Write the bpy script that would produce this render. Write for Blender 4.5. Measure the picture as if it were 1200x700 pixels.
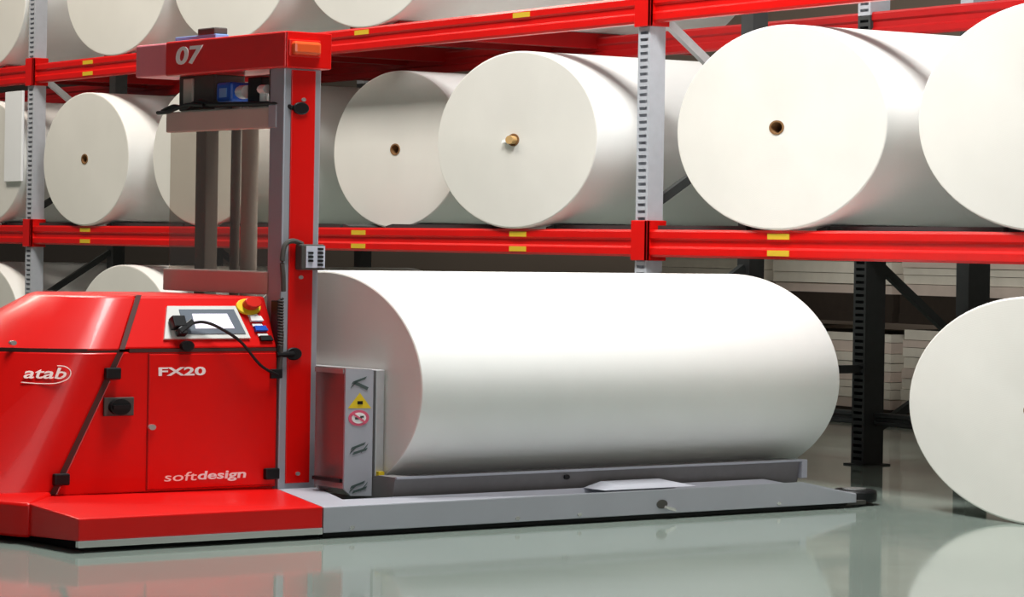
import bpy, bmesh, math, random
from mathutils import Vector, Matrix
random.seed(7)
scn = bpy.context.scene
COL = scn.collection
for o in list(bpy.data.objects): bpy.data.objects.remove(o, do_unlink=True)

# ------------------------------------------------------------------ camera
# The photograph is squeezed: everything round in it is about 1.55 times as wide as high
# (paper rolls, knobs, emblems).  The scene is built at those proportions, all right angles kept.
PHI = math.radians(57.1); ROLL = 0.016
right0 = Vector((math.cos(PHI), math.sin(PHI), 0)); fwd = Vector((-math.sin(PHI), math.cos(PHI), 0)); up0 = Vector((0, 0, 1))
cr = right0*math.cos(ROLL) + up0*math.sin(ROLL); cu = up0*math.cos(ROLL) - right0*math.sin(ROLL)
cam_d = bpy.data.cameras.new('camera'); cam = bpy.data.objects.new('camera', cam_d); COL.objects.link(cam)
cam.matrix_world = Matrix(((cr.x, cu.x, -fwd.x, 12.05), (cr.y, cu.y, -fwd.y, -8.62), (cr.z, cu.z, -fwd.z, 1.18), (0, 0, 0, 1)))
cam_d.sensor_width = 36; cam_d.lens = 3327/1200*36; cam_d.shift_y = -62/1200; cam_d.clip_end = 200
scn.camera = cam

# ------------------------------------------------------------------ world, lights, exposure
w = bpy.data.worlds.new('World'); scn.world = w; w.use_nodes = True
w.node_tree.nodes['Background'].inputs[0].default_value = (.98, .975, 1.0, 1)
w.node_tree.nodes['Background'].inputs[1].default_value = .062
def area(name, loc, target, sx, sy, power, color):
    d = bpy.data.lights.new(name, 'AREA'); d.shape = 'RECTANGLE'; d.size = sx; d.size_y = sy; d.energy = power; d.color = color
    o = bpy.data.objects.new(name, d); COL.objects.link(o); o.location = loc
    o.rotation_euler = (Vector(target)-Vector(loc)).to_track_quat('-Z', 'Y').to_euler(); return o
for i, x in enumerate((-7.5, -3.2, 2.4)):
    area('ceiling_light', (x, -2.5, 6.5), (x, -2.2, 0), 2.8, 1.4, (240, 205, 590)[i], ((1, .91, .79), (1, .94, .86), (1, 1, .98))[i])
for x in (-4.0, 1.0): area('rear_fill_light', (x, 3.4, 6.5), (x, 3.4, 0), 3.4, .8, 32, (1, .95, .88))  # unseen lamps added behind the rack to brighten the sheet stacks
area('side_fill_light', (13.0, -5.2, 3.4), (2.0, -2.0, 1.2), 4.5, 3.2, 140, (1, .99, .98))  # unseen fill lamp added at the right to brighten the truck's side
scn.view_settings.view_transform = 'Standard'; scn.view_settings.look = 'None'
scn.view_settings.gamma = 1; scn.view_settings.exposure = 0.1; scn.view_settings.use_curve_mapping = False

# ------------------------------------------------------------------ materials
def lin(c):
    return tuple(((v/255)/12.92 if v/255 <= .04045 else ((v/255+.055)/1.055)**2.4) for v in c) + (1,)
M = {}
def mat(name, rgb, rough=.5, metal=0, coat=0, var=.0, scale=20, bump=0, bscale=200, emit=0, stretch=None):
    m = bpy.data.materials.new(name); m.use_nodes = True; nt = m.node_tree; b = nt.nodes['Principled BSDF']
    c = lin(rgb); b.inputs['Base Color'].default_value = c; b.inputs['Roughness'].default_value = rough; b.inputs['Metallic'].default_value = metal
    b.inputs['Coat Weight'].default_value = coat; b.inputs['Coat Roughness'].default_value = .06
    if emit: b.inputs['Emission Color'].default_value = c; b.inputs['Emission Strength'].default_value = emit
    if var or bump:
        tc = nt.nodes.new('ShaderNodeTexCoord'); mp = nt.nodes.new('ShaderNodeMapping'); nt.links.new(tc.outputs['Object'], mp.inputs[0])
        if stretch: mp.inputs['Scale'].default_value = stretch
    if var:
        n = nt.nodes.new('ShaderNodeTexNoise'); n.inputs['Scale'].default_value = scale; n.inputs['Detail'].default_value = 5
        nt.links.new(mp.outputs[0], n.inputs['Vector'])
        r = nt.nodes.new('ShaderNodeValToRGB'); r.color_ramp.elements[0].position = .3; r.color_ramp.elements[1].position = .7
        r.color_ramp.elements[0].color = tuple(v*(1-var) for v in c[:3])+(1,); r.color_ramp.elements[1].color = tuple(min(1, v*(1+var)) for v in c[:3])+(1,)
        nt.links.new(n.outputs['Fac'], r.inputs[0]); nt.links.new(r.outputs[0], b.inputs['Base Color'])
    if bump:
        n2 = nt.nodes.new('ShaderNodeTexNoise'); n2.inputs['Scale'].default_value = bscale; nt.links.new(mp.outputs[0], n2.inputs['Vector'])
        bp = nt.nodes.new('ShaderNodeBump'); bp.inputs['Strength'].default_value = bump; bp.inputs['Distance'].default_value = .004
        nt.links.new(n2.outputs['Fac'], bp.inputs['Height']); nt.links.new(bp.outputs[0], b.inputs['Normal'])
    M[name] = m; b.inputs['Specular IOR Level'].default_value = .35; return m
mat('truck_red', (212, 6, 2), .36, coat=.12, var=.03, scale=3)
mat('seam_red', (150, 12, 8), .5)
mat('seam_brown', (74, 40, 37), .6)
mat('header_red', (214, 30, 28), .38, coat=.3, var=.03, scale=3)
mat('pale_red', (232, 132, 142), .4, var=.04, scale=4)
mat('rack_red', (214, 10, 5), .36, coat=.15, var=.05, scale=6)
mat('rack_red_shaded', (176, 16, 18), .4, var=.05, scale=6)  # darker copy of the rack red, shade at the rear put into the colour
mat('truck_grey', (168, 170, 178), .42, var=.03, scale=4)
mat('bar_grey', (190, 182, 172), .5, var=.03, scale=4)
mat('profile_grey', (165, 170, 178), .35, metal=.3)
mat('dark_grey', (74, 72, 68), .55, var=.05)
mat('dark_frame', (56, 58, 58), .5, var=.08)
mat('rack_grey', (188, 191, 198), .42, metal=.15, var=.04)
mat('galvanised', (196, 198, 200), .38, metal=.5, var=.06)
mat('black', (16, 17, 19), .45)
mat('gap_shade', (11, 12, 13), .6)  # near-black that stands in for the shadow gap under the truck
mat('silver', (214, 214, 212), .25, metal=.7)
mat('bezel', (104, 112, 122), .4)
mat('cradle_grey', (116, 114, 114), .5, var=.05)
mat('panel_silver', (226, 227, 222), .3, metal=.15)
mat('screen', (222, 216, 232), .2, emit=.75)
mat('white', (240, 240, 238), .5)
mat('logo_white', (250, 226, 220), .5)
mat('blue', (34, 88, 190), .35)
mat('pale_blue', (120, 160, 215), .4)
mat('yellow', (226, 196, 40), .45)
mat('sticker_yellow', (214, 178, 44), .5)
mat('button_red', (206, 40, 30), .3)
mat('beacon', (226, 88, 40), .3, coat=.5)
mat('sign_red', (214, 92, 118), .5)
mat('slot_dark', (74, 88, 86), .6)
mat('carriage_dark', (158, 148, 146), .2, metal=.7)
mat('mast_brown', (112, 104, 96), .5)
mat('sheet', (238, 230, 214), .7, var=.08, scale=5)
mat('sheet_warm', (226, 208, 194), .7, var=.08, scale=5)
mat('pallet_dark', (52, 42, 34), .8, var=.1)
mat('core_card', (128, 92, 56), .8, var=.1)
mat('core_shade', (28, 20, 14), .9)
mat('wood', (196, 158, 104), .7, var=.15, scale=8)
mat('board', (240, 241, 243), .5)
mat('keypad', (200, 204, 218), .4)
mat('wall_paint', (128, 116, 104), .8, var=.03, scale=.6)

def paper(name, rgb, faces):
    m = mat(name, rgb, .55, var=.0); nt = m.node_tree; b = nt.nodes['Principled BSDF']
    tc = nt.nodes.new('ShaderNodeTexCoord'); mp = nt.nodes.new('ShaderNodeMapping'); nt.links.new(tc.outputs['Object'], mp.inputs[0])
    n = nt.nodes.new('ShaderNodeTexNoise'); n.inputs['Scale'].default_value = 2.2; n.inputs['Detail'].default_value = 3
    r = nt.nodes.new('ShaderNodeValToRGB'); c = lin(rgb)
    r.color_ramp.elements[0].position = .35; r.color_ramp.elements[1].position = .65
    r.color_ramp.elements[0].color = tuple(v*.96 for v in c[:3])+(1,); r.color_ramp.elements[1].color = c
    nt.links.new(mp.outputs[0], n.inputs[0]); nt.links.new(n.outputs['Fac'], r.inputs[0]); nt.links.new(r.outputs[0], b.inputs['Base Color'])
    if faces:   # the wound edges catch the light like a brushed disc
        tg = nt.nodes.new('ShaderNodeTangent'); tg.direction_type = 'RADIAL'; tg.axis = 'Y'; nt.links.new(tg.outputs[0], b.inputs['Tangent'])
        b.inputs['Anisotropic'].default_value = .8; b.inputs['Roughness'].default_value = .42; b.inputs['Specular IOR Level'].default_value = .8
        # fine wound layers, seen as rings on the end of the roll
        mp.inputs['Scale'].default_value = (1, 1, 1)
        wv = nt.nodes.new('ShaderNodeTexWave'); wv.wave_type = 'RINGS'; wv.rings_direction = 'Y'; wv.inputs['Scale'].default_value = 26; wv.inputs['Distortion'].default_value = .4
        mp2 = nt.nodes.new('ShaderNodeMapping'); mp2.inputs['Scale'].default_value = (1, 0, 1.55); nt.links.new(tc.outputs['Object'], mp2.inputs[0]); nt.links.new(mp2.outputs[0], wv.inputs[0])
        bp = nt.nodes.new('ShaderNodeBump'); bp.inputs['Strength'].default_value = .06; bp.inputs['Distance'].default_value = .002
        nt.links.new(wv.outputs['Fac'], bp.inputs['Height']); nt.links.new(bp.outputs[0], b.inputs['Normal'])
    return m
paper('paper_side', (243, 243, 240), False)
paper('paper_end', (232, 229, 222), True)

def glass_mat():
    m = bpy.data.materials.new('guard_glass'); m.use_nodes = True; nt = m.node_tree; nt.nodes.clear()
    out = nt.nodes.new('ShaderNodeOutputMaterial'); mx = nt.nodes.new('ShaderNodeMixShader'); tr = nt.nodes.new('ShaderNodeBsdfTransparent'); gl = nt.nodes.new('ShaderNodeBsdfGlossy')
    tr.inputs[0].default_value = (.86, .82, .78, 1); gl.inputs['Roughness'].default_value = .08; gl.inputs[0].default_value = (.9, .88, .85, 1)
    mx.inputs[0].default_value = .16; nt.links.new(tr.outputs[0], mx.inputs[1]); nt.links.new(gl.outputs[0], mx.inputs[2]); nt.links.new(mx.outputs[0], out.inputs[0])
    M['guard_glass'] = m
glass_mat()
def floor_mat():
    m = mat('floor_epoxy', (140, 156, 146), .06); nt = m.node_tree; b = nt.nodes['Principled BSDF']
    tc = nt.nodes.new('ShaderNodeTexCoord'); n = nt.nodes.new('ShaderNodeTexNoise'); n.inputs['Scale'].default_value = .8; n.inputs['Detail'].default_value = 6
    r = nt.nodes.new('ShaderNodeValToRGB'); r.color_ramp.elements[0].color = lin((126, 140, 132)); r.color_ramp.elements[1].color = lin((154, 166, 157))
    nt.links.new(tc.outputs['Object'], n.inputs[0]); nt.links.new(n.outputs['Fac'], r.inputs[0]); nt.links.new(r.outputs[0], b.inputs['Base Color'])
    n2 = nt.nodes.new('ShaderNodeTexNoise'); n2.inputs['Scale'].default_value = 3.0; nt.links.new(tc.outputs['Object'], n2.inputs[0])
    r2 = nt.nodes.new('ShaderNodeMapRange'); r2.inputs[3].default_value = .04; r2.inputs[4].default_value = .10
    nt.links.new(n2.outputs['Fac'], r2.inputs[0]); nt.links.new(r2.outputs[0], b.inputs['Roughness'])
    b.inputs['Specular IOR Level'].default_value = .6
floor_mat()

# ------------------------------------------------------------------ mesh helpers
class MB:
    def __init__(s): s.v = []; s.f = []; s.mi = []; s.cur = 0
    def add(s, vs, fs):
        o = len(s.v); s.v += [tuple(v) for v in vs]; s.f += [tuple(i+o for i in f) for f in fs]; s.mi += [s.cur]*len(fs); return s
    def box(s, x0, x1, y0, y1, z0, z1):
        return s.add([(x, y, z) for z in (z0, z1) for y in (y0, y1) for x in (x0, x1)],
                     [(0, 2, 3, 1), (4, 5, 7, 6), (0, 1, 5, 4), (2, 6, 7, 3), (0, 4, 6, 2), (1, 3, 7, 5)])
    def obox(s, c, ex, ey, ez):      # oriented box: centre and three half-extent vectors
        c = Vector(c); ex = Vector(ex); ey = Vector(ey); ez = Vector(ez)
        return s.add([c+ex*i+ey*j+ez*k for k in (-1, 1) for j in (-1, 1) for i in (-1, 1)],
                     [(0, 2, 3, 1), (4, 5, 7, 6), (0, 1, 5, 4), (2, 6, 7, 3), (0, 4, 6, 2), (1, 3, 7, 5)])
    def loft(s, rings, caps=True, closed=True):
        n = len(rings[0]); vs = [p for r in rings for p in r]; fs = []
        for k in range(len(rings)-1):
            for i in range(n if closed else n-1):
                j = (i+1) % n; fs.append((k*n+i, k*n+j, (k+1)*n+j, (k+1)*n+i))
        if caps: fs.append(tuple(range(n-1, -1, -1))); fs.append(tuple((len(rings)-1)*n+i for i in range(n)))
        return s.add(vs, fs)
    def prism(s, poly, z0, z1):      # plan polygon (counter-clockwise)
        return s.loft([[(x, y, z0) for x, y in poly], [(x, y, z1) for x, y in poly]])
    def extr(s, prof, axis, a0, a1): # profile extruded along axis; prof coordinates are the two other axes in order
        def p(q, a): return (a, q[0], q[1]) if axis == 'x' else (q[0], a, q[1])
        return s.loft([[p(q, a0) for q in prof], [p(q, a1) for q in prof]])
    def cyl(s, c, axis, r, h, n=20, r2=None, sq=1.0):   # sq squashes along z
        r2 = r if r2 is None else r2; c = Vector(c); rings = []
        for t, rr in ((0, r), (1, r2)):
            ring = []
            for i in range(n):
                a = 2*math.pi*i/n; u, v = math.cos(a)*rr, math.sin(a)*rr
                q = {'x': (h*t, u, v*sq), 'y': (u, h*t, v*sq), 'z': (u, v, h*t)}[axis]; ring.append(c+Vector(q))
            rings.append(ring)
        return s.loft(rings)
    def tube(s, pts, r, n=8):
        pts = [Vector(p) for p in pts]; rings = []
        for i, p in enumerate(pts):
            t = (pts[min(i+1, len(pts)-1)]-pts[max(i-1, 0)]).normalized(); a = t.cross(Vector((0, 0, 1)))
            if a.length < 1e-3: a = t.cross(Vector((1, 0, 0)))
            a.normalize(); b = t.cross(a); rings.append([p+(a*math.cos(2*math.pi*k/n)+b*math.sin(2*math.pi*k/n))*r for k in range(n)])
        return s.loft(rings)
    def build(s, name, m, parent=None, smooth=False, bevel=0):
        me = bpy.data.meshes.new(name); me.from_pydata(s.v, [], s.f)
        ms = m if isinstance(m, (list, tuple)) else [m]
        for k in ms: me.materials.append(M[k])
        for p, i in zip(me.polygons, s.mi): p.material_index = i
        bm = bmesh.new(); bm.from_mesh(me); bmesh.ops.recalc_face_normals(bm, faces=bm.faces); bm.to_mesh(me); bm.free()
        o = bpy.data.objects.new(name, me); COL.objects.link(o); o.parent = parent
        if smooth:
            for p in me.polygons: p.use_smooth = True
            try: me.set_sharp_from_angle(angle=math.radians(35))
            except Exception: pass
        if bevel:
            b = o.modifiers.new('bevel', 'BEVEL'); b.width = bevel; b.segments = 2; b.limit_method = 'ANGLE'
        return o
def box(name, m, p, x0, x1, y0, y1, z0, z1, bevel=0): return MB().box(x0, x1, y0, y1, z0, z1).build(name, m, p, bevel=bevel)
def tag(o, label=None, cat=None, group=None, kind=None):
    for k, v in (('label', label), ('category', cat), ('group', group), ('kind', kind)):
        if v: o[k] = v
    return o
def empty(name, loc, rz=0):
    e = bpy.data.objects.new(name, None); COL.objects.link(e); e.location = loc; e.rotation_euler = (0, 0, rz); e.empty_display_size = .1; return e
def smooth_path(pts, n=6):
    pts = [Vector(p) for p in pts]; out = []
    for i in range(len(pts)-1):
        p0 = pts[max(i-1, 0)]; p1 = pts[i]; p2 = pts[i+1]; p3 = pts[min(i+2, len(pts)-1)]
        for k in range(n):
            t = k/n; out.append(.5*((2*p1)+(p2-p0)*t+(2*p0-5*p1+4*p2-p3)*t*t+(3*p1-p0-3*p2+p3)*t**3))
    return out+[pts[-1]]
def lettering(name, txt, m, parent, org, ax, ay, wid, hei, bold=0, shear=0, depth=.002, space=1.0):
    """flat lettering fitted into wid x hei on the plane spanned by ax, ay"""
    c = bpy.data.curves.new(name, 'FONT'); c.body = txt; c.offset = bold; c.shear = shear; c.extrude = .01; c.space_character = space; c.resolution_u = 4
    t = bpy.data.objects.new(name, c); COL.objects.link(t); dg = bpy.context.evaluated_depsgraph_get()
    me = bpy.data.meshes.new_from_object(t.evaluated_get(dg)); bpy.data.objects.remove(t, do_unlink=True)
    xs = [v.co.x for v in me.vertices]; ys = [v.co.y for v in me.vertices]
    ax = Vector(ax).normalized(); ay = Vector(ay).normalized(); az = ax.cross(ay); org = Vector(org)
    for v in me.vertices:
        u = (v.co.x-min(xs))/(max(xs)-min(xs))*wid; q = (v.co.y-min(ys))/(max(ys)-min(ys))*hei
        v.co = org+ax*u+ay*q+az*(depth if v.co.z > 0 else 0)
    me.materials.clear(); me.materials.append(M[m])
    o = bpy.data.objects.new(name, me); COL.objects.link(o); o.parent = parent; return o

# ------------------------------------------------------------------ the setting
tag(MB().box(-32, 22, -18, 12, -.1, 0).build('floor', 'floor_epoxy'), kind='structure')
tag(MB().box(-32, 22, 6.5, 6.7, 0, 8).build('wall_back', 'wall_paint'), kind='structure')

# ------------------------------------------------------------------ paper rolls (oval as the photograph shows them)
def make_roll(X, Y, z0, rx, rz, length, label, group, core=True, plug=False, segs=96, rz_tilt=0):
    e = empty('paper_roll', (X, Y, z0), rz_tilt); tag(e, label, 'paper roll', group)
    core_r = .062; n = segs; b = .010
    def ring(y, k, rr=None):
        out = []
        for i in range(n):
            a = 2*math.pi*i/n
            if rr: out.append((rr*math.cos(a), y, rz+rr*math.sin(a)*rz/rx))
            else: out.append(((rx-k)*math.cos(a), y, rz+(rz-k)*math.sin(a)))
        return out
    body = MB().loft([ring(b*.3, b*.35), ring(b, 0), ring(length-b, 0), ring(length-b*.3, b*.35)], caps=False).build('wrapper', 'paper_side', e, smooth=True)
    MB().loft([ring(b*.3, b*.35), ring(0, b), ring(0, 0, core_r*.92)], caps=False).build('end_face', 'paper_end', e)
    MB().loft([ring(length-b*.3, b*.35), ring(length, b), ring(length, 0, core_r*.92)], caps=False).build('end_face', 'paper_end', e)
    mb = MB(); mb.loft([ring(.004, 0, core_r*.94), ring(-.003, 0, core_r*.93), ring(-.003, 0, core_r*.72), ring(.25, 0, core_r*.72)], caps=False)
    cr_ = mb.build('core_tube', 'core_card', e, smooth=True)
    mb = MB(); mb.add(ring(.2, 0, core_r*.74), [tuple(range(n))]); mb.build('core_shade_disc', 'core_shade', cr_)  # dark disc inside the open tube stands in for the shade of the hole
    if plug:
        MB().cyl((0, -.03, rz), 'y', core_r*.62, .2, 18, sq=rz/rx).build('wooden_plug', 'wood', e, smooth=True)
        MB().obox((-.065, -.012, rz-.006), (.028, 0, .003), (0, .008, 0), (0, .002, .009)).build('plug_highlight', 'white', e)  # white sliver added as the highlight left of the plug
    return e
ZB = 1.275     # top of the mid-level beam
mid = [(-8.92, -.01, .80, .490, 'white paper roll on the mid beam cut off by the white board post'),
       (-6.985, -.02, .745, .485, 'white paper roll right of the post with the white board, mid beam'),
       (-5.20, .05, .80, .495, 'white paper roll on the mid beam partly behind the mast guard glass'),
       (-3.00, .25, .775, .485, 'white paper roll beside the red mast, open core, set back on mid beam'),
       (-1.245, -.02, .82, .495, 'white paper roll with a wooden plug in its core on mid beam'),
       (1.117, -.02, .825, .502, 'large white paper roll with dark open core right of the slotted upright'),
       (2.985, -.02, .83, .505, 'bright white paper roll on mid beam above the roll on the floor')]
for i, (x, y, rx, rz, lab) in enumerate(mid):
    make_roll(x, y, ZB, rx, rz, 2.35, lab, 'paper rolls on the mid beam', plug=(i == 4))
for x, y, rx, rz, lab in [(-8.96, 0, .80, .50, 'white paper roll on the upper beam above the white board'),
                          (-6.55, 0, .86, .53, 'white paper roll on the upper beam, second from the white board post'),
                          (-4.78, 0, .86, .53, 'white paper roll on the upper beam directly above the truck header'),
                          (-2.95, 0, .84, .53, 'white paper roll on the upper beam right of the truck header')]:
    make_roll(x, y, 2.492, rx, rz, 2.35, lab, 'paper rolls on the upper beam')
for x, y, rx, rz, lab in [(2.94, -.02, .82, .498, 'white paper roll on the floor under the rack right of the truck'),
                          (-6.30, -.02, .80, .50, 'white paper roll on the floor peeking over the red truck hood'),
                          (-8.93, -.02, .80, .495, 'white paper roll on the floor behind the slotted grey upright')]:
    make_roll(x, y, 0, rx, rz, 2.35, lab, 'paper rolls on the floor under the rack')

# ------------------------------------------------------------------ pallet rack
rack = tag(empty('pallet_rack', (0, 0, 0)), 'tall roll storage rack with red beams and slotted grey uprights', 'rack')
def upright(x0, x1, y0, y1, z0, z1, m='rack_grey', slots=True):
    mb = MB(); t = .006
    mb.box(x1-t, x1, y0, y1, z0, z1); mb.box(x0, x0+t, y0, y1, z0, z1)            # side flanges
    w = x1-x0; a = x0+w*.16; b = x1-w*.16
    mb.box(x0+t, a, y0, y0+t, z0, z1); mb.box(b, x1-t, y0, y0+t, z0, z1)          # front strips beside the slots
    if slots:
        z = z0
        while z < z1-.02:
            mb.box(a, b, y0, y0+t, z, min(z+.020, z1)); z += .036
    else: mb.box(a, b, y0, y0+t, z0, z1)
    mb.box(x0+t, x1-t, y1-.05, y1-.044, z0, z1)                                    # inner web behind the slots
    o = mb.build('upright', m, rack)
    if z0 < .1: MB().box(x0-.03, x1+.03, y0-.03, y1+.03, 0, .008).build('foot_plate', m, o)
    return o
UX = [(-.095, .010), (-8.095, -7.985), (5.9, 6.005)]
for x0, x1 in UX:
    upright(x0, x1, .005, .105, .008, 4.0)
for x0, x1 in UX[:2]:
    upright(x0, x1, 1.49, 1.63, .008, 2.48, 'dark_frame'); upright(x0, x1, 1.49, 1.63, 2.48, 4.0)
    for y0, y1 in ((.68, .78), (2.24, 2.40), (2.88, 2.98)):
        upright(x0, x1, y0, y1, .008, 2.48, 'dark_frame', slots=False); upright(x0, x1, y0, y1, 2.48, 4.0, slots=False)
    xm = (x0+x1)/2
    def brace(ya, za, yb, zb, m='dark_frame', r=.022):
        d = Vector((0, yb-ya, zb-za)); L = d.length/2; d.normalize(); nrm = Vector((0, -d.z, d.y))
        MB().obox((xm, (ya+yb)/2, (za+zb)/2), (.02, 0, 0), d*L, nrm*r).build('brace', m, rack)
    brace(1.63, 1.10, 2.24, .66); brace(1.63, .20, 2.24, .52); brace(.105, .53, 1.49, .53)
    brace(.105, .72, .68, 1.08); brace(.105, 2.40, .68, 1.98, 'galvanised'); brace(.105, 1.42, .68, 1.78); brace(.78, 2.30, 1.49, 1.75, 'galvanised', .018)
    brace(1.63, 2.45, 2.24, 1.95, 'galvanised', .018)
PROF = [(.05, 0), (.006, 0), (0, .012), (0, .045), (.012, .056), (.012, .086), (0, .098), (0, .130), (.006, .142), (.05, .142)]
def beam(x0, x1, y, zb, m='rack_red', scale=1.0):
    return MB().extr([(y+a, zb+b*scale) for a, b in PROF], 'x', x0, x1).build('beam', m, rack)
def bracket(x0, x1, zb, parent):
    MB().box(x0-.012, x1+.028, -.016, .004, zb-.02, zb+.19).box(x1+.004, x1+.028, -.016, .11, zb-.02, zb+.19).build('bracket', 'rack_red', parent, bevel=.004)
for zb in (1.133, 2.355):
    for a, b in ((-7.985, -.095), (.010, 5.9), (-16.0, -8.095)):
        bm_ = beam(a, b, 0, zb)
        for x, _x in ((-7.0, 0), (-3.0, 0), (-1.215, 0), (1.12, 0), (2.98, 0)):
            if a < x < b:
                for z in (zb+.112, zb+.030):
                    if zb > 2 and z < zb+.05 and x > -6: continue
                    MB().box(x-.085, x+.085, -.003, .001, z-.014, z+.014).build('label_sticker', 'sticker_yellow', bm_)
        beam(a, b, 1.50, zb, 'rack_red_shaded'); 
    for x0, x1 in UX: bracket(x0, x1, zb, rack)
beam(-7.985, -.095, 1.56, .22, 'dark_frame', .5); beam(.01, 5.9, 1.56, .22, 'dark_frame', .5)
# dark rails that carry the rolls, cut where each roll touches down, and skid bars from front to rear beam
xs = sorted(m_[0] for m_ in mid)
for z, centres in ((ZB, xs), (2.497, [-8.96, -6.55, -4.78, -2.95])):
    for x in centres:
        for s in (-1, 1):
            MB().extr([(x+s*.22, z-.07), (x+s*.30, z-.07), (x+s*.30, z+.024), (x+s*.22, z+.010)], 'y', .06, 2.3).build('skid_bar', 'dark_frame' if z < 2 else 'rack_red_shaded', rack)
for a, b in zip(xs[:-1], xs[1:]):
    if b-a > .9: MB().box(a+.33, b-.33, .055, .10, ZB-.02, ZB+.022).build('support_rail', 'dark_frame', rack)
# stacks of sheets on dark pallets behind the rack
for k, (x, lab) in enumerate(((-6.0, 'pale sheet bundles stacked behind the rack, next to the truck roll end'), (-4.55, 'pale sheet bundles stacked behind the slotted dark upright and its diagonal brace'), (-3.10, 'pale sheet bundles stacked behind the plain dark upright above the floor roll'))):
    e = tag(empty('sheet_stack', (x, 4.4, 0)), lab, 'paper stack', 'sheet stacks behind the rack')
    for z0 in (0, .68):
        MB().box(0, 1.38, 0, 1.0, z0+.02, z0+.07).box(0, 1.38, .0, .1, z0, z0+.02).box(0, 1.38, .45, .55, z0, z0+.02).box(0, 1.38, .9, 1.0, z0, z0+.02).build('pallet', 'pallet_dark', e)
        z = z0+.07 if z0 == 0 else z0+.20
        if z0: MB().box(0, 1.38, .01, 1.0, z0+.07, z).build('dark_bundle', 'pallet_dark', e)
        i = 0
        while z < (z0+.60 if z0 == 0 else 1.24):
            h = random.uniform(.05, .085); d = random.uniform(0, .02)
            top_ = min(z+h, .66 if z0 == 0 else 1.30)
            MB().box(.01+d, 1.36-d, .01+d, .98, z, top_-.004).build('sheet_bundle', 'sheet' if i % 3 else 'sheet_warm', e); z = top_; i += 1
# white board hung on the upright at the left
tag(MB().box(-8.44, -8.11, -.035, -.015, 1.61, 2.30).build('white_board', 'board', bevel=.003), 'white blank board hung on the slotted upright of the rack', 'board')

# ------------------------------------------------------------------ roll truck
T = tag(empty('roll_truck', (2.172, -3.085, 0), math.radians(4)), 'red and grey roll handling truck with tall mast, control console and step', 'truck')
SX = -.78; FX = -1.90
# step and base
mb = MB(); st = [(0, -1.11, .13), (0, -.022, .13), (SX, .258, .13), (SX, -.82, .142), (-.395, -1.118, .157)]
mb.loft([[(x, y, .045 if x > -.2 else .03) for x, y, z in st], st]); mb.build('step', 'truck_red', T, bevel=.006)
MB().box(-.02, .004, -1.112, -.022, .020, .046).build('step_edge', 'silver', T, bevel=.002)
nose_base = [(-.378, -1.112), (-.388, -1.130), (-.410, -1.146), (-.45, -1.160), (-.54, -1.19), (-.8, -1.32), (-1.2, -1.40), (-1.6, -1.32), (FX, -1.1), (FX, .25), (SX-.02, .25), (SX-.02, -.80), (-.45, -1.06)]
MB().prism(nose_base[::-1], .025, .158).build('nose_base', 'truck_red', T, smooth=True, bevel=.012)
MB().box(-1.85, -.06, -1.05, .20, .004, .04).build('underbody_shade', 'gap_shade', T)  # black block put in as the shadow gap below the base
# lower cabinet with door
MB().loft([[(SX, -.80, .14), (SX, .248, .14), (FX, .248, .14), (FX, -.80, .14)], [(SX, -.50, .718), (SX, .248, .718), (FX, .248, .718), (FX, -.50, .718)]]).build('cabinet', 'truck_red', T, bevel=.006)
door = MB().box(SX-.002, SX+.006, -.378, .240, .150, .708).build('cabinet_door', 'truck_red', T, bevel=.003)
MB().box(SX-.004, SX+.002, -.383, .244, .147, .712).build('door_gap', 'seam_red', T)
MB().box(FX, SX+.001, -.47, .246, .716, .730).build('seam', 'seam_brown', T)
# upper console, leaning inward
def up_ring(z, y0, y1):
    t = (z-.73)/(.945-.73); x = SX-.118*t; return [(x, y0+(.12*t), z), (x, y1, z), (FX+.118*t, y1, z), (FX+.118*t, y0+.12*t, z)]
MB().loft([up_ring(.730, -.50, .250), up_ring(.945, -.50, .250)]).build('console_cover', 'truck_red', T, bevel=.010)
# hood: sections from bottom to top, the side turning in towards the nose
def hood_ring(near, z):
    return [(x, y, z) for x, y in near]
h0 = [(SX+.002, -.806), (SX+.001, -.87), (-.785, -.93), (-.80, -1.02), (-.86, -1.20), (-1.05, -1.33), (-1.35, -1.36), (-1.68, -1.25), (-1.90, -.95), (-1.90, -.806)]
h1 = [(SX+.002, -.512), (-.778, -.60), (-.784, -.66), (-.815, -.72), (-.92, -.85), (-1.06, -.97), (-1.30, -1.05), (-1.62, -.94), (-1.90, -.64), (-1.90, -.512)]
h2 = [(-.896, -.372), (-.897, -.43), (-.902, -.48), (-.925, -.53), (-1.01, -.61), (-1.08, -.66), (-1.22, -.69), (-1.50, -.555), (-1.76, -.40), (-1.784, -.372)]
def mixr(a, b, t): return [(p[0]*(1-t)+q[0]*t, p[1]*(1-t)+q[1]*t) for p, q in zip(a, b)]
MB().loft([hood_ring(h0, .148), hood_ring(mixr(h0, h1, .5), .435), hood_ring(h1, .716)]).build('hood', 'truck_red', T, smooth=True, bevel=.006)
MB().loft([hood_ring([(x-.006, y) for x, y in h1], .714), hood_ring([(x-.006, y) for x, y in h1], .732)]).build('hood_seam', 'seam_brown', T)
MB().loft([hood_ring(h1, .724), hood_ring(mixr(h1, h2, .5), .838), hood_ring(h2, .946)]).build('hood_cover', 'truck_red', T, smooth=True, bevel=.012)
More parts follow.
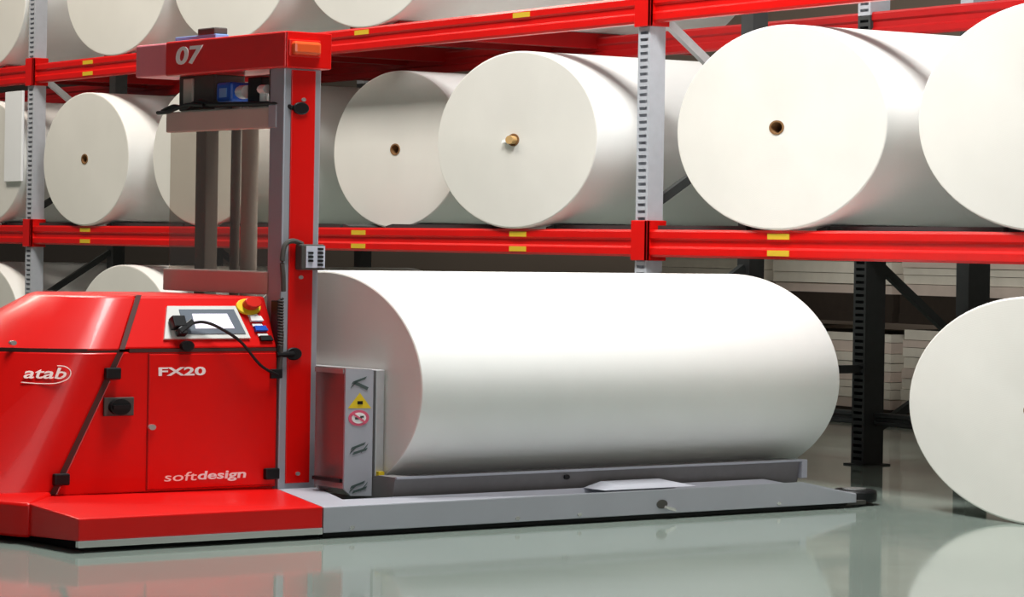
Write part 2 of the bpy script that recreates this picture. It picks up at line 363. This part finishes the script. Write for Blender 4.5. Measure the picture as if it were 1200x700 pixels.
# dark sealing strip between hood and cabinet
MB().add([(SX+.008, -.828, .148), (SX+.008, -.800, .148), (SX+.008, -.502, .718), (SX+.008, -.530, .718)], [(0, 1, 2, 3)]).add(
    [(SX+.007, -.520, .730), (SX+.007, -.495, .730), (-.889, -.355, .950), (-.889, -.380, .950)], [(0, 1, 2, 3)]).add(
    [(-.889, -.380, .951), (-.889, -.355, .951), (-1.8, -.355, .951), (-1.8, -.380, .951)], [(0, 1, 2, 3)]).build('sealing_strip', 'seam_brown', T)
s_ = T.children[-1].modifiers.new('solid', 'SOLIDIFY'); s_.thickness = .006; s_.offset = 0
for y, z in ((-.555, .632), (-.782, .208), (.215, .196)):
    MB().box(SX+.004, SX+.030, y-.035, y+.035, z-.024, z+.024).build('hinge', 'black', T, bevel=.006)
sw = MB().box(SX+.004, SX+.016, -.590, -.452, .458, .534).build('switch_plate', 'dark_grey', T, bevel=.003)
MB().cyl((SX+.016, -.525, .496), 'x', .048, .022, 20, sq=.68).build('switch_knob', 'black', sw)
MB().box(SX+.038, SX+.048, -.565, -.485, .488, .504).build('switch_grip', 'black', sw)
MB().cyl((SX+.006, -.365, .408), 'x', .017, .012, 14, sq=.7).build('door_lock', 'silver', door)
MB().cyl((SX+.002, -.205, .742), 'x', .030, .022, 16, sq=.7).build('cable_gland', 'black', T)
for y, z in ((-.93, .70), (-1.03, .68)):
    pass
lettering('model_lettering', 'FX20', 'white', door, (SX+.0062, -.335, .618), (0, 1, 0), (0, 0, 1), .225, .036, bold=.028, depth=.0015)
lettering('maker_lettering', 'soft', 'logo_white', door, (SX+.0062, -.300, .181), (0, 1, 0), (0, 0, 1), .155, .036, bold=.002, shear=.1, depth=.0015)
lettering('maker_lettering', 'design', 'white', door, (SX+.0062, -.140, .172), (0, 1, 0), (0, 0, 1), .235, .046, bold=.022, shear=.1, depth=.0015)
# console face frame: a = along y, b = up the leaning face
cb = Vector((-.118, 0, .215)).normalized(); ca = Vector((0, 1, 0)); cn = ca.cross(cb)
def cf(y, t, n=0): return Vector((SX, 0, .730))+ca*y+cb*(t*.2453)+cn*n
def panel(name, m, parent, corners, th, base=.001):
    lo = [cf(y, t, base) for y, t in corners]; hi = [cf(y, t, base+th) for y, t in corners]
    return MB().loft([lo, hi]).build(name, m, parent)
scr = panel('touch_panel', 'panel_silver', T, [(-.300, .17), (.118, .17), (.085, .79), (-.246, .79)], .010)
panel('bezel', 'bezel', scr, [(-.195, .25), (.098, .25), (.070, .72), (-.196, .72)], .003, .011)
panel('screen', 'screen', scr, [(-.140, .35), (.048, .35), (.030, .63), (-.140, .63)], .002, .014)
eb = T
def disc(name, m, parent, y, t, r, h, base=.001, sq=.64):
    c = cf(y, t, base); n = 24; lo = [c+ca*(math.cos(2*math.pi*i/n)*r)+cb*(math.sin(2*math.pi*i/n)*r*sq) for i in range(n)]
    return MB().loft([lo, [p+cn*h for p in lo]]).build(name, m, parent, smooth=True, bevel=.003)
em = disc('emergency_stop', 'yellow', T, .150, .78, .060, .012)
disc('stop_button', 'button_red', em, .158, .80, .040, .034, .012)
for y, t, m1, m2 in ((.172, .56, 'white', 'white'), (.182, .37, 'blue', 'white'), (.196, .18, 'black', 'white')):
    pb = panel('push_button', m1, T, [(y-.030, t-.060), (y+.032, t-.060), (y+.024, t+.03), (y-.030, t+.03)], .014)
    panel('button_label', m2, pb, [(y-.032, t+.035), (y+.020, t+.035), (y+.014, t+.085), (y-.034, t+.085)], .004)
# plug and cable on the panel
mb = MB(); mb.obox(cf(-.232, .42, .035), ca*.030, cb*.026, cn*.020); mb.obox(cf(-.205, .33, .040), (ca*.8+cb*.5).normalized()*.045, (cb*.8-ca*.5).normalized()*.013, cn*.014)
mb.obox(cf(-.225, .24, .035), ca*.020, cb*.014, cn*.016); mb.build('cable_plug', 'black', T, bevel=.004)
MB().tube(smooth_path([cf(-.18, .38, .045), cf(-.12, .40, .05), cf(-.06, .28, .06), cf(.03, .0, .06), (SX+.05, .13, .66), (SX+.03, .23, .615)]), .0065).build('plug_cable', 'black', T, smooth=True)
MB().box(SX-.03, SX+.02, .205, .262, .600, .640).box(SX-.05, SX+.008, .240, .268, .62, .93).build('cable_duct', 'black', T, bevel=.004)
MB().tube(smooth_path([(SX-.02, .252, .90), (SX+.005, .258, .80), (SX+.008, .256, .70), (SX+.004, .25, .62)]), .012).build('cable_loom', 'dark_grey', T, smooth=True)
# maker's emblem on the hood side (leans back and turns in)
p0 = Vector((-.815, -.76, .60)); 
def hood_pt(y, z):
    t = (z-.148)/(.716-.148); r = mixr(h0, h1, t)
    for (xa, ya), (xb, yb) in zip(r[:-1], r[1:]):
        if yb <= y <= ya: k = (y-ya)/(yb-ya); return Vector((xa+(xb-xa)*k, y, z))
    return Vector((r[-1][0], y, z))
em_ = lettering('emblem_lettering', 'atab', 'logo_white', T, (0, -.895, .612), (0, 1, 0), (0, 0, 1), .145, .044, bold=.012, shear=.35, depth=.003)
for v in em_.data.vertices: v.co.x = hood_pt(v.co.y, v.co.z).x+.012+v.co.x
MB().tube(smooth_path([hood_pt(y, z)+Vector((.010, 0, 0)) for y, z in ((-.905, .596), (-.85, .592), (-.79, .594), (-.745, .612), (-.732, .640), (-.748, .660), (-.775, .664))]), .0024, 6).build('emblem_swirl', 'logo_white', T)
for y, z in ((-.985, .655), (-.90, .752)):
    q = hood_pt(y, min(z, .71)); MB().cyl((q.x-.012, y, z), 'x', .014, .022, 12, sq=.7).build('screw', 'silver', T)

# mast: near column with red cover, far column, header, cross bars, guard glass
MB().box(-.90, SX-.006, .262, .450, .12, 1.925).build('mast_column', 'profile_grey', T, bevel=.006)
cov = MB().box(SX-.012, SX, .297, .418, .150, 1.915).build('mast_cover', 'truck_red', T, bevel=.003)
for z in (1.79, 1.03, .19): MB().cyl((SX, .357, z), 'x', .012, .003, 12, sq=.7).build('screw', 'silver', cov)
for z in (.703, 1.752):
    kn = MB().cyl((SX-.002, .325 if z < 1 else .342, z), 'x', .040, .012, 20, sq=.68).build('cable_grommet', 'black', T, smooth=True, bevel=.004)
MB().tube([(SX+.010, .235, .700), (SX+.010, .32, .702)], .012).build('grommet_cable', 'black', T)
MB().box(-1.75, -1.66, .40, .47, .12, 1.93).build('far_mast_column', 'mast_brown', T, bevel=.006)
MB().cyl((-1.31, .42, .12), 'z', .038, 1.75, 16).build('lift_cylinder', 'bar_grey', T, smooth=True)
MB().cyl((-1.43, .42, .12), 'z', .022, 1.75, 12).build('lift_rod', 'mast_brown', T, smooth=True)
MB().box(-1.785, -.845, .262, .300, 1.668, 1.760).build('upper_cross_bar', 'bar_grey', T, bevel=.006)
MB().box(-.905, -.842, .258, .300, 1.668, 1.768).build('bar_end_plate', 'truck_grey', T, bevel=.004)
MB().box(-1.790, -.880, .262, .300, .953, 1.053).build('lower_cross_bar', 'bar_grey', T, bevel=.006)
gl = MB().loft([[(x, y, z) for x, y in ((-1.79, .300), (-1.79, .292), (-1.76, .276), (-.905, .276), (-.905, .284), (-1.755, .284), (-1.78, .296))] for z in (1.053, 1.668)]).build('guard_glass', 'guard_glass', T)
hd = MB().box(-1.770, -.760, .246, .482, 1.922, 2.078).build('header', 'header_red', T, bevel=.008)
MB().box(-.764, -.752, .252, .478, 1.924, 2.076).build('header_side', 'truck_red', hd, bevel=.003)
MB().box(-2.050, -1.772, .250, .470, 1.926, 2.074).build('header_end', 'pale_red', T, bevel=.008)
lettering('number_lettering', '07', 'white', hd, (-1.672, .2455, 1.968), (1, 0, 0), (0, 0, 1), .235, .082, bold=.028, shear=.12, depth=.002)
bc = MB().box(-.756, -.715, .268, .405, 1.978, 2.034).build('beacon', 'beacon', T, bevel=.012)
MB().box(-.758, -.742, .258, .416, 1.970, 2.042).build('beacon_base', 'button_red', bc, bevel=.003)
mt = MB().box(-1.90, -1.54, .37, .44, 2.074, 2.112).build('top_plate', 'pale_blue', T, bevel=.004)
MB().box(-1.70, -1.55, .37, .44, 2.110, 2.142).build('top_motor', 'dark_grey', T, bevel=.006)
# drive gear under the header
MB().box(-1.755, -1.44, .31, .47, 1.765, 1.925).build('gear_housing', 'dark_grey', T, bevel=.008)
MB().box(-1.70, -1.62, .300, .32, 1.78, 1.91).build('gear_rib', 'bar_grey', T, bevel=.004)
mo = MB().box(-1.395, -1.27, .29, .41, 1.795, 1.882).build('drive_motor', 'blue', T, bevel=.012)
MB().box(-1.36, -1.30, .286, .296, 1.815, 1.855).build('motor_plate', 'pale_blue', mo)
MB().cyl((-1.275, .35, 1.838), 'x', .040, .06, 16, sq=.75).build('motor_shaft', 'white', T, smooth=True)
MB().box(-1.21, -1.09, .34, .42, 1.77, 1.90).build('bearing_block', 'black', T, bevel=.006)
MB().cyl((-1.03, .315, 1.775), 'z', .020, .075, 12).build('valve', 'white', T, smooth=True)
MB().cyl((-1.035, .305, 1.84), 'x', .026, .05, 12, sq=.75).build('valve_head', 'white', T, smooth=True)
MB().box(-.97, -.905, .30, .44, 1.77, 1.925).build('column_bracket', 'dark_grey', T, bevel=.004)
MB().tube(smooth_path([(-1.83, .27, 1.765), (-1.74, .275, 1.785), (-1.62, .27, 1.775), (-1.52, .272, 1.80), (-1.40, .272, 1.785), (-1.2, .275, 1.78), (-1.0, .275, 1.775), (-.84, .272, 1.772), (-.775, .30, 1.752)]), .011).build('mast_cable', 'black', T, smooth=True)
MB().tube(smooth_path([(-1.86, .262, 1.760), (-1.76, .262, 1.762), (-1.6, .262, 1.788), (-1.45, .262, 1.782)]), .009).build('mast_cable', 'black', T, smooth=True)
# keypad box on the column
kb = MB().box(SX, SX+.055, .325, .445, 1.062, 1.172).build('keypad_box', 'dark_grey', T, bevel=.008)
MB().box(SX+.054, SX+.060, .345, .440, 1.072, 1.165).build('keypad_face', 'keypad', kb)
for j in range(5):
    for i in range(2):
        if (i, j) in ((0, 0), (0, 4)): continue
        MB().box(SX+.059, SX+.066, .354+i*.048, .378+i*.050, 1.080+j*.017, 1.089+j*.017).build('key', 'black', kb)
MB().tube(smooth_path([(SX+.02, .35, 1.172), (SX+.02, .30, 1.185), (SX+.02, .262, 1.165), (SX+.02, .250, 1.10), (SX+.02, .256, 1.03), (SX+.015, .262, .97)]), .011).build('keypad_cable', 'dark_grey', T, smooth=True)
cz = [(SX+.012+.010*math.cos(a), .252+.010*math.sin(a), .94-.0014*k) for k, a in ((k, k*.7) for k in range(0, 150))]
MB().tube(cz, .004, 6).build('coiled_cable', 'dark_grey', T)

# support legs, cradle, carriage
leg_poly = [(0, -.018), (0, 2.56), (0, 2.90), (-.06, 2.93), (-.25, 2.90), (-.262, 2.56), (-.25, .24), (-.78, .46), (-.78, .262)]
top = lambda x, y: .065 if y > 2.8 else .128
MB().loft([[(x, y, .024) for x, y in leg_poly], [(x, y, top(x, y)) for x, y in leg_poly]]).build('support_leg', 'truck_grey', T, bevel=.004)
MB().box(-.24, -.03, .0, 2.86, .004, .026).build('leg_gap_shade', 'gap_shade', T)  # black strip standing in for the shadow gap under the leg
MB().loft([[(x, y, .024) for x, y in ((-1.92, .1), (-1.67, .1), (-1.67, 2.90), (-1.92, 2.90))], [(x, y, top(x, y)) for x, y in ((-1.92, .1), (-1.67, .1), (-1.67, 2.56), (-1.92, 2.56))]]).build('support_leg', 'truck_grey', T, bevel=.004)
MB().loft([[(-.262, 1.50, .126), (-.10, 1.50, .126), (-.10, 2.02, .126), (-.262, 2.02, .126)], [(-.262, 1.60, .152), (-.13, 1.60, .144), (-.13, 1.93, .144), (-.262, 1.93, .152)]]).build('leg_cover', 'truck_grey', T, bevel=.004)
MB().cyl((-.004, 1.735, .066), 'x', .030, .008, 16, sq=.66).build('leg_hole', 'dark_grey', T)
MB().obox((.010, 1.775, .046), (.006, 0, 0), (0, .028, -.008), (0, .003, .006)).build('leg_pin', 'silver', T)
for y in (.95, 1.28, 2.42, .12): MB().cyl((-.001, y, .040), 'x', .012, .004, 10, sq=.7).build('leg_screw', 'silver', T)
MB().cyl((-.14, 3.02, .014), 'z', .105, .056, 24).build('guide_roller', 'black', T, smooth=True, bevel=.012)
MB().cyl((-.14, 3.02, .070), 'z', .055, .006, 20).build('roller_highlight', 'silver', T)  # pale disc imitates the highlight on top of the black roller
MB().box(-.20, -.02, 2.86, 2.98, .012, .030).build('roller_bracket', 'dark_grey', T)
# cradle: concave bed that follows the roll
RXM, RZM, XC, ZC = .76, .488, -.96, .571
prof = [(-.295, .10), (-.275, .205), (-.330, .205)]
for i in range(13):
    x = -.40-i*(1.12/12); d = (x-XC)/RXM; prof.append((x, ZC-RZM*math.sqrt(1-d*d)-.002 if True else 0))
prof += [(-1.590, .205), (-1.645, .205), (-1.625, .10), (-1.2, .03), (-.72, .03)]
prof = [(x, min(z, .205)) for x, z in prof]
MB().extr(prof, 'y', .515, 2.80).build('cradle', 'cradle_grey', T)
MB().box(-.330, -.262, 2.80, 2.835, .12, .206).build('cradle_end', 'truck_grey', T, bevel=.003)
MB().box(-.276, -.262, .515, 2.80, .198, .208).build('cradle_lip', 'truck_grey', T)
MB().cyl((-.274, 1.42, .175), 'x', .016, .006, 10, sq=.7).build('cradle_bolt', 'black', T)
# carriage with warning signs
ca_x = -.45
ar = MB().loft([[(ca_x, .372, .150), (ca_x, .405, .122), (ca_x, .508, .118), (ca_x, .508, .648), (ca_x, .372, .655)], [(-.672, .372, .150), (-.672, .405, .122), (-.672, .508, .118), (-.672, .508, .648), (-.672, .372, .655)]]).build('carriage', 'carriage_dark', T)
cp = MB().loft([[(ca_x, .370, .150), (ca_x, .405, .120), (ca_x, .510, .116), (ca_x, .510, .646), (ca_x, .370, .655)], [(ca_x+.010, .370, .150), (ca_x+.010, .405, .120), (ca_x+.010, .510, .116), (ca_x+.010, .510, .646), (ca_x+.010, .370, .655)]]).build('carriage_side', 'truck_grey', T)
MB().box(-.672, -.455, .366, .373, .632, .652).build('carriage_rim', 'silver', T)
MB().box(-.672, -.46, .360, .373, .175, .19).build('carriage_rod', 'black', T)
MB().box(-1.46, -.47, .545, .588, .195, .645).build('backrest_plate', 'galvanised', T, bevel=.004)
MB().box(-1.40, -.50, .508, .548, .24, .60).build('backrest_spacer', 'dark_grey', T)
MB().box(-.472, -.452, .552, .582, .195, .215).build('corner_mark', 'yellow', T)
X_ = ca_x+.010
tri = MB().add([(X_+.001, .382, .488), (X_+.001, .500, .486), (X_+.001, .442, .552)], [(0, 1, 2)]).build('warning_sign', 'yellow', cp)
MB().box(X_+.0015, X_+.003, .430, .456, .503, .517).build('warning_mark', 'black', tri)
ps = MB().cyl((X_, .438, .446), 'x', .052, .002, 28, sq=.64).build('prohibition_sign', 'sign_red', cp)
pi_ = MB().cyl((X_+.002, .438, .446), 'x', .036, .001, 24, sq=.64).build('prohibition_field', 'white', ps)
MB().box(X_+.003, X_+.0045, .418, .452, .440, .450).box(X_+.003, X_+.0045, .444, .462, .447, .455).build('hand_symbol', 'dark_grey', ps)
MB().obox((X_+.004, .438, .446), (.001, 0, 0), (0, .034, -.021), (0, .003, .003)).build('prohibition_bar', 'sign_red', ps)
def slash(y, z, w, h, m='slot_dark', flip=1):
    MB().obox((X_+.001, y, z), (.001, 0, 0), (0, w, h*flip), (0, .004, .006)).build('slot_mark', m, cp)
for z, k in ((.588, 0), (.312, 1), (.150, 1)):
    slash(.437, z+.016, .034, .010); slash(.447, z-.006, .034, -.014 if not k else .008)
    slash(.415, z+.002, .016, .012)
    if k: slash(.470, z+.006, .014, .014)

# roll lying on the truck
make_roll_e = make_roll(0, 0, 0, RXM, RZM, 2.382, 'long white paper roll lying on the cradle of the red truck', None)
tr = T.matrix_basis.copy()
make_roll_e.location = Matrix.Rotation(math.radians(4), 3, 'Z') @ Vector((XC, .595, 0)) + Vector((2.172, -3.085, ZC-RZM))
make_roll_e.rotation_euler = (0, 0, math.radians(4))
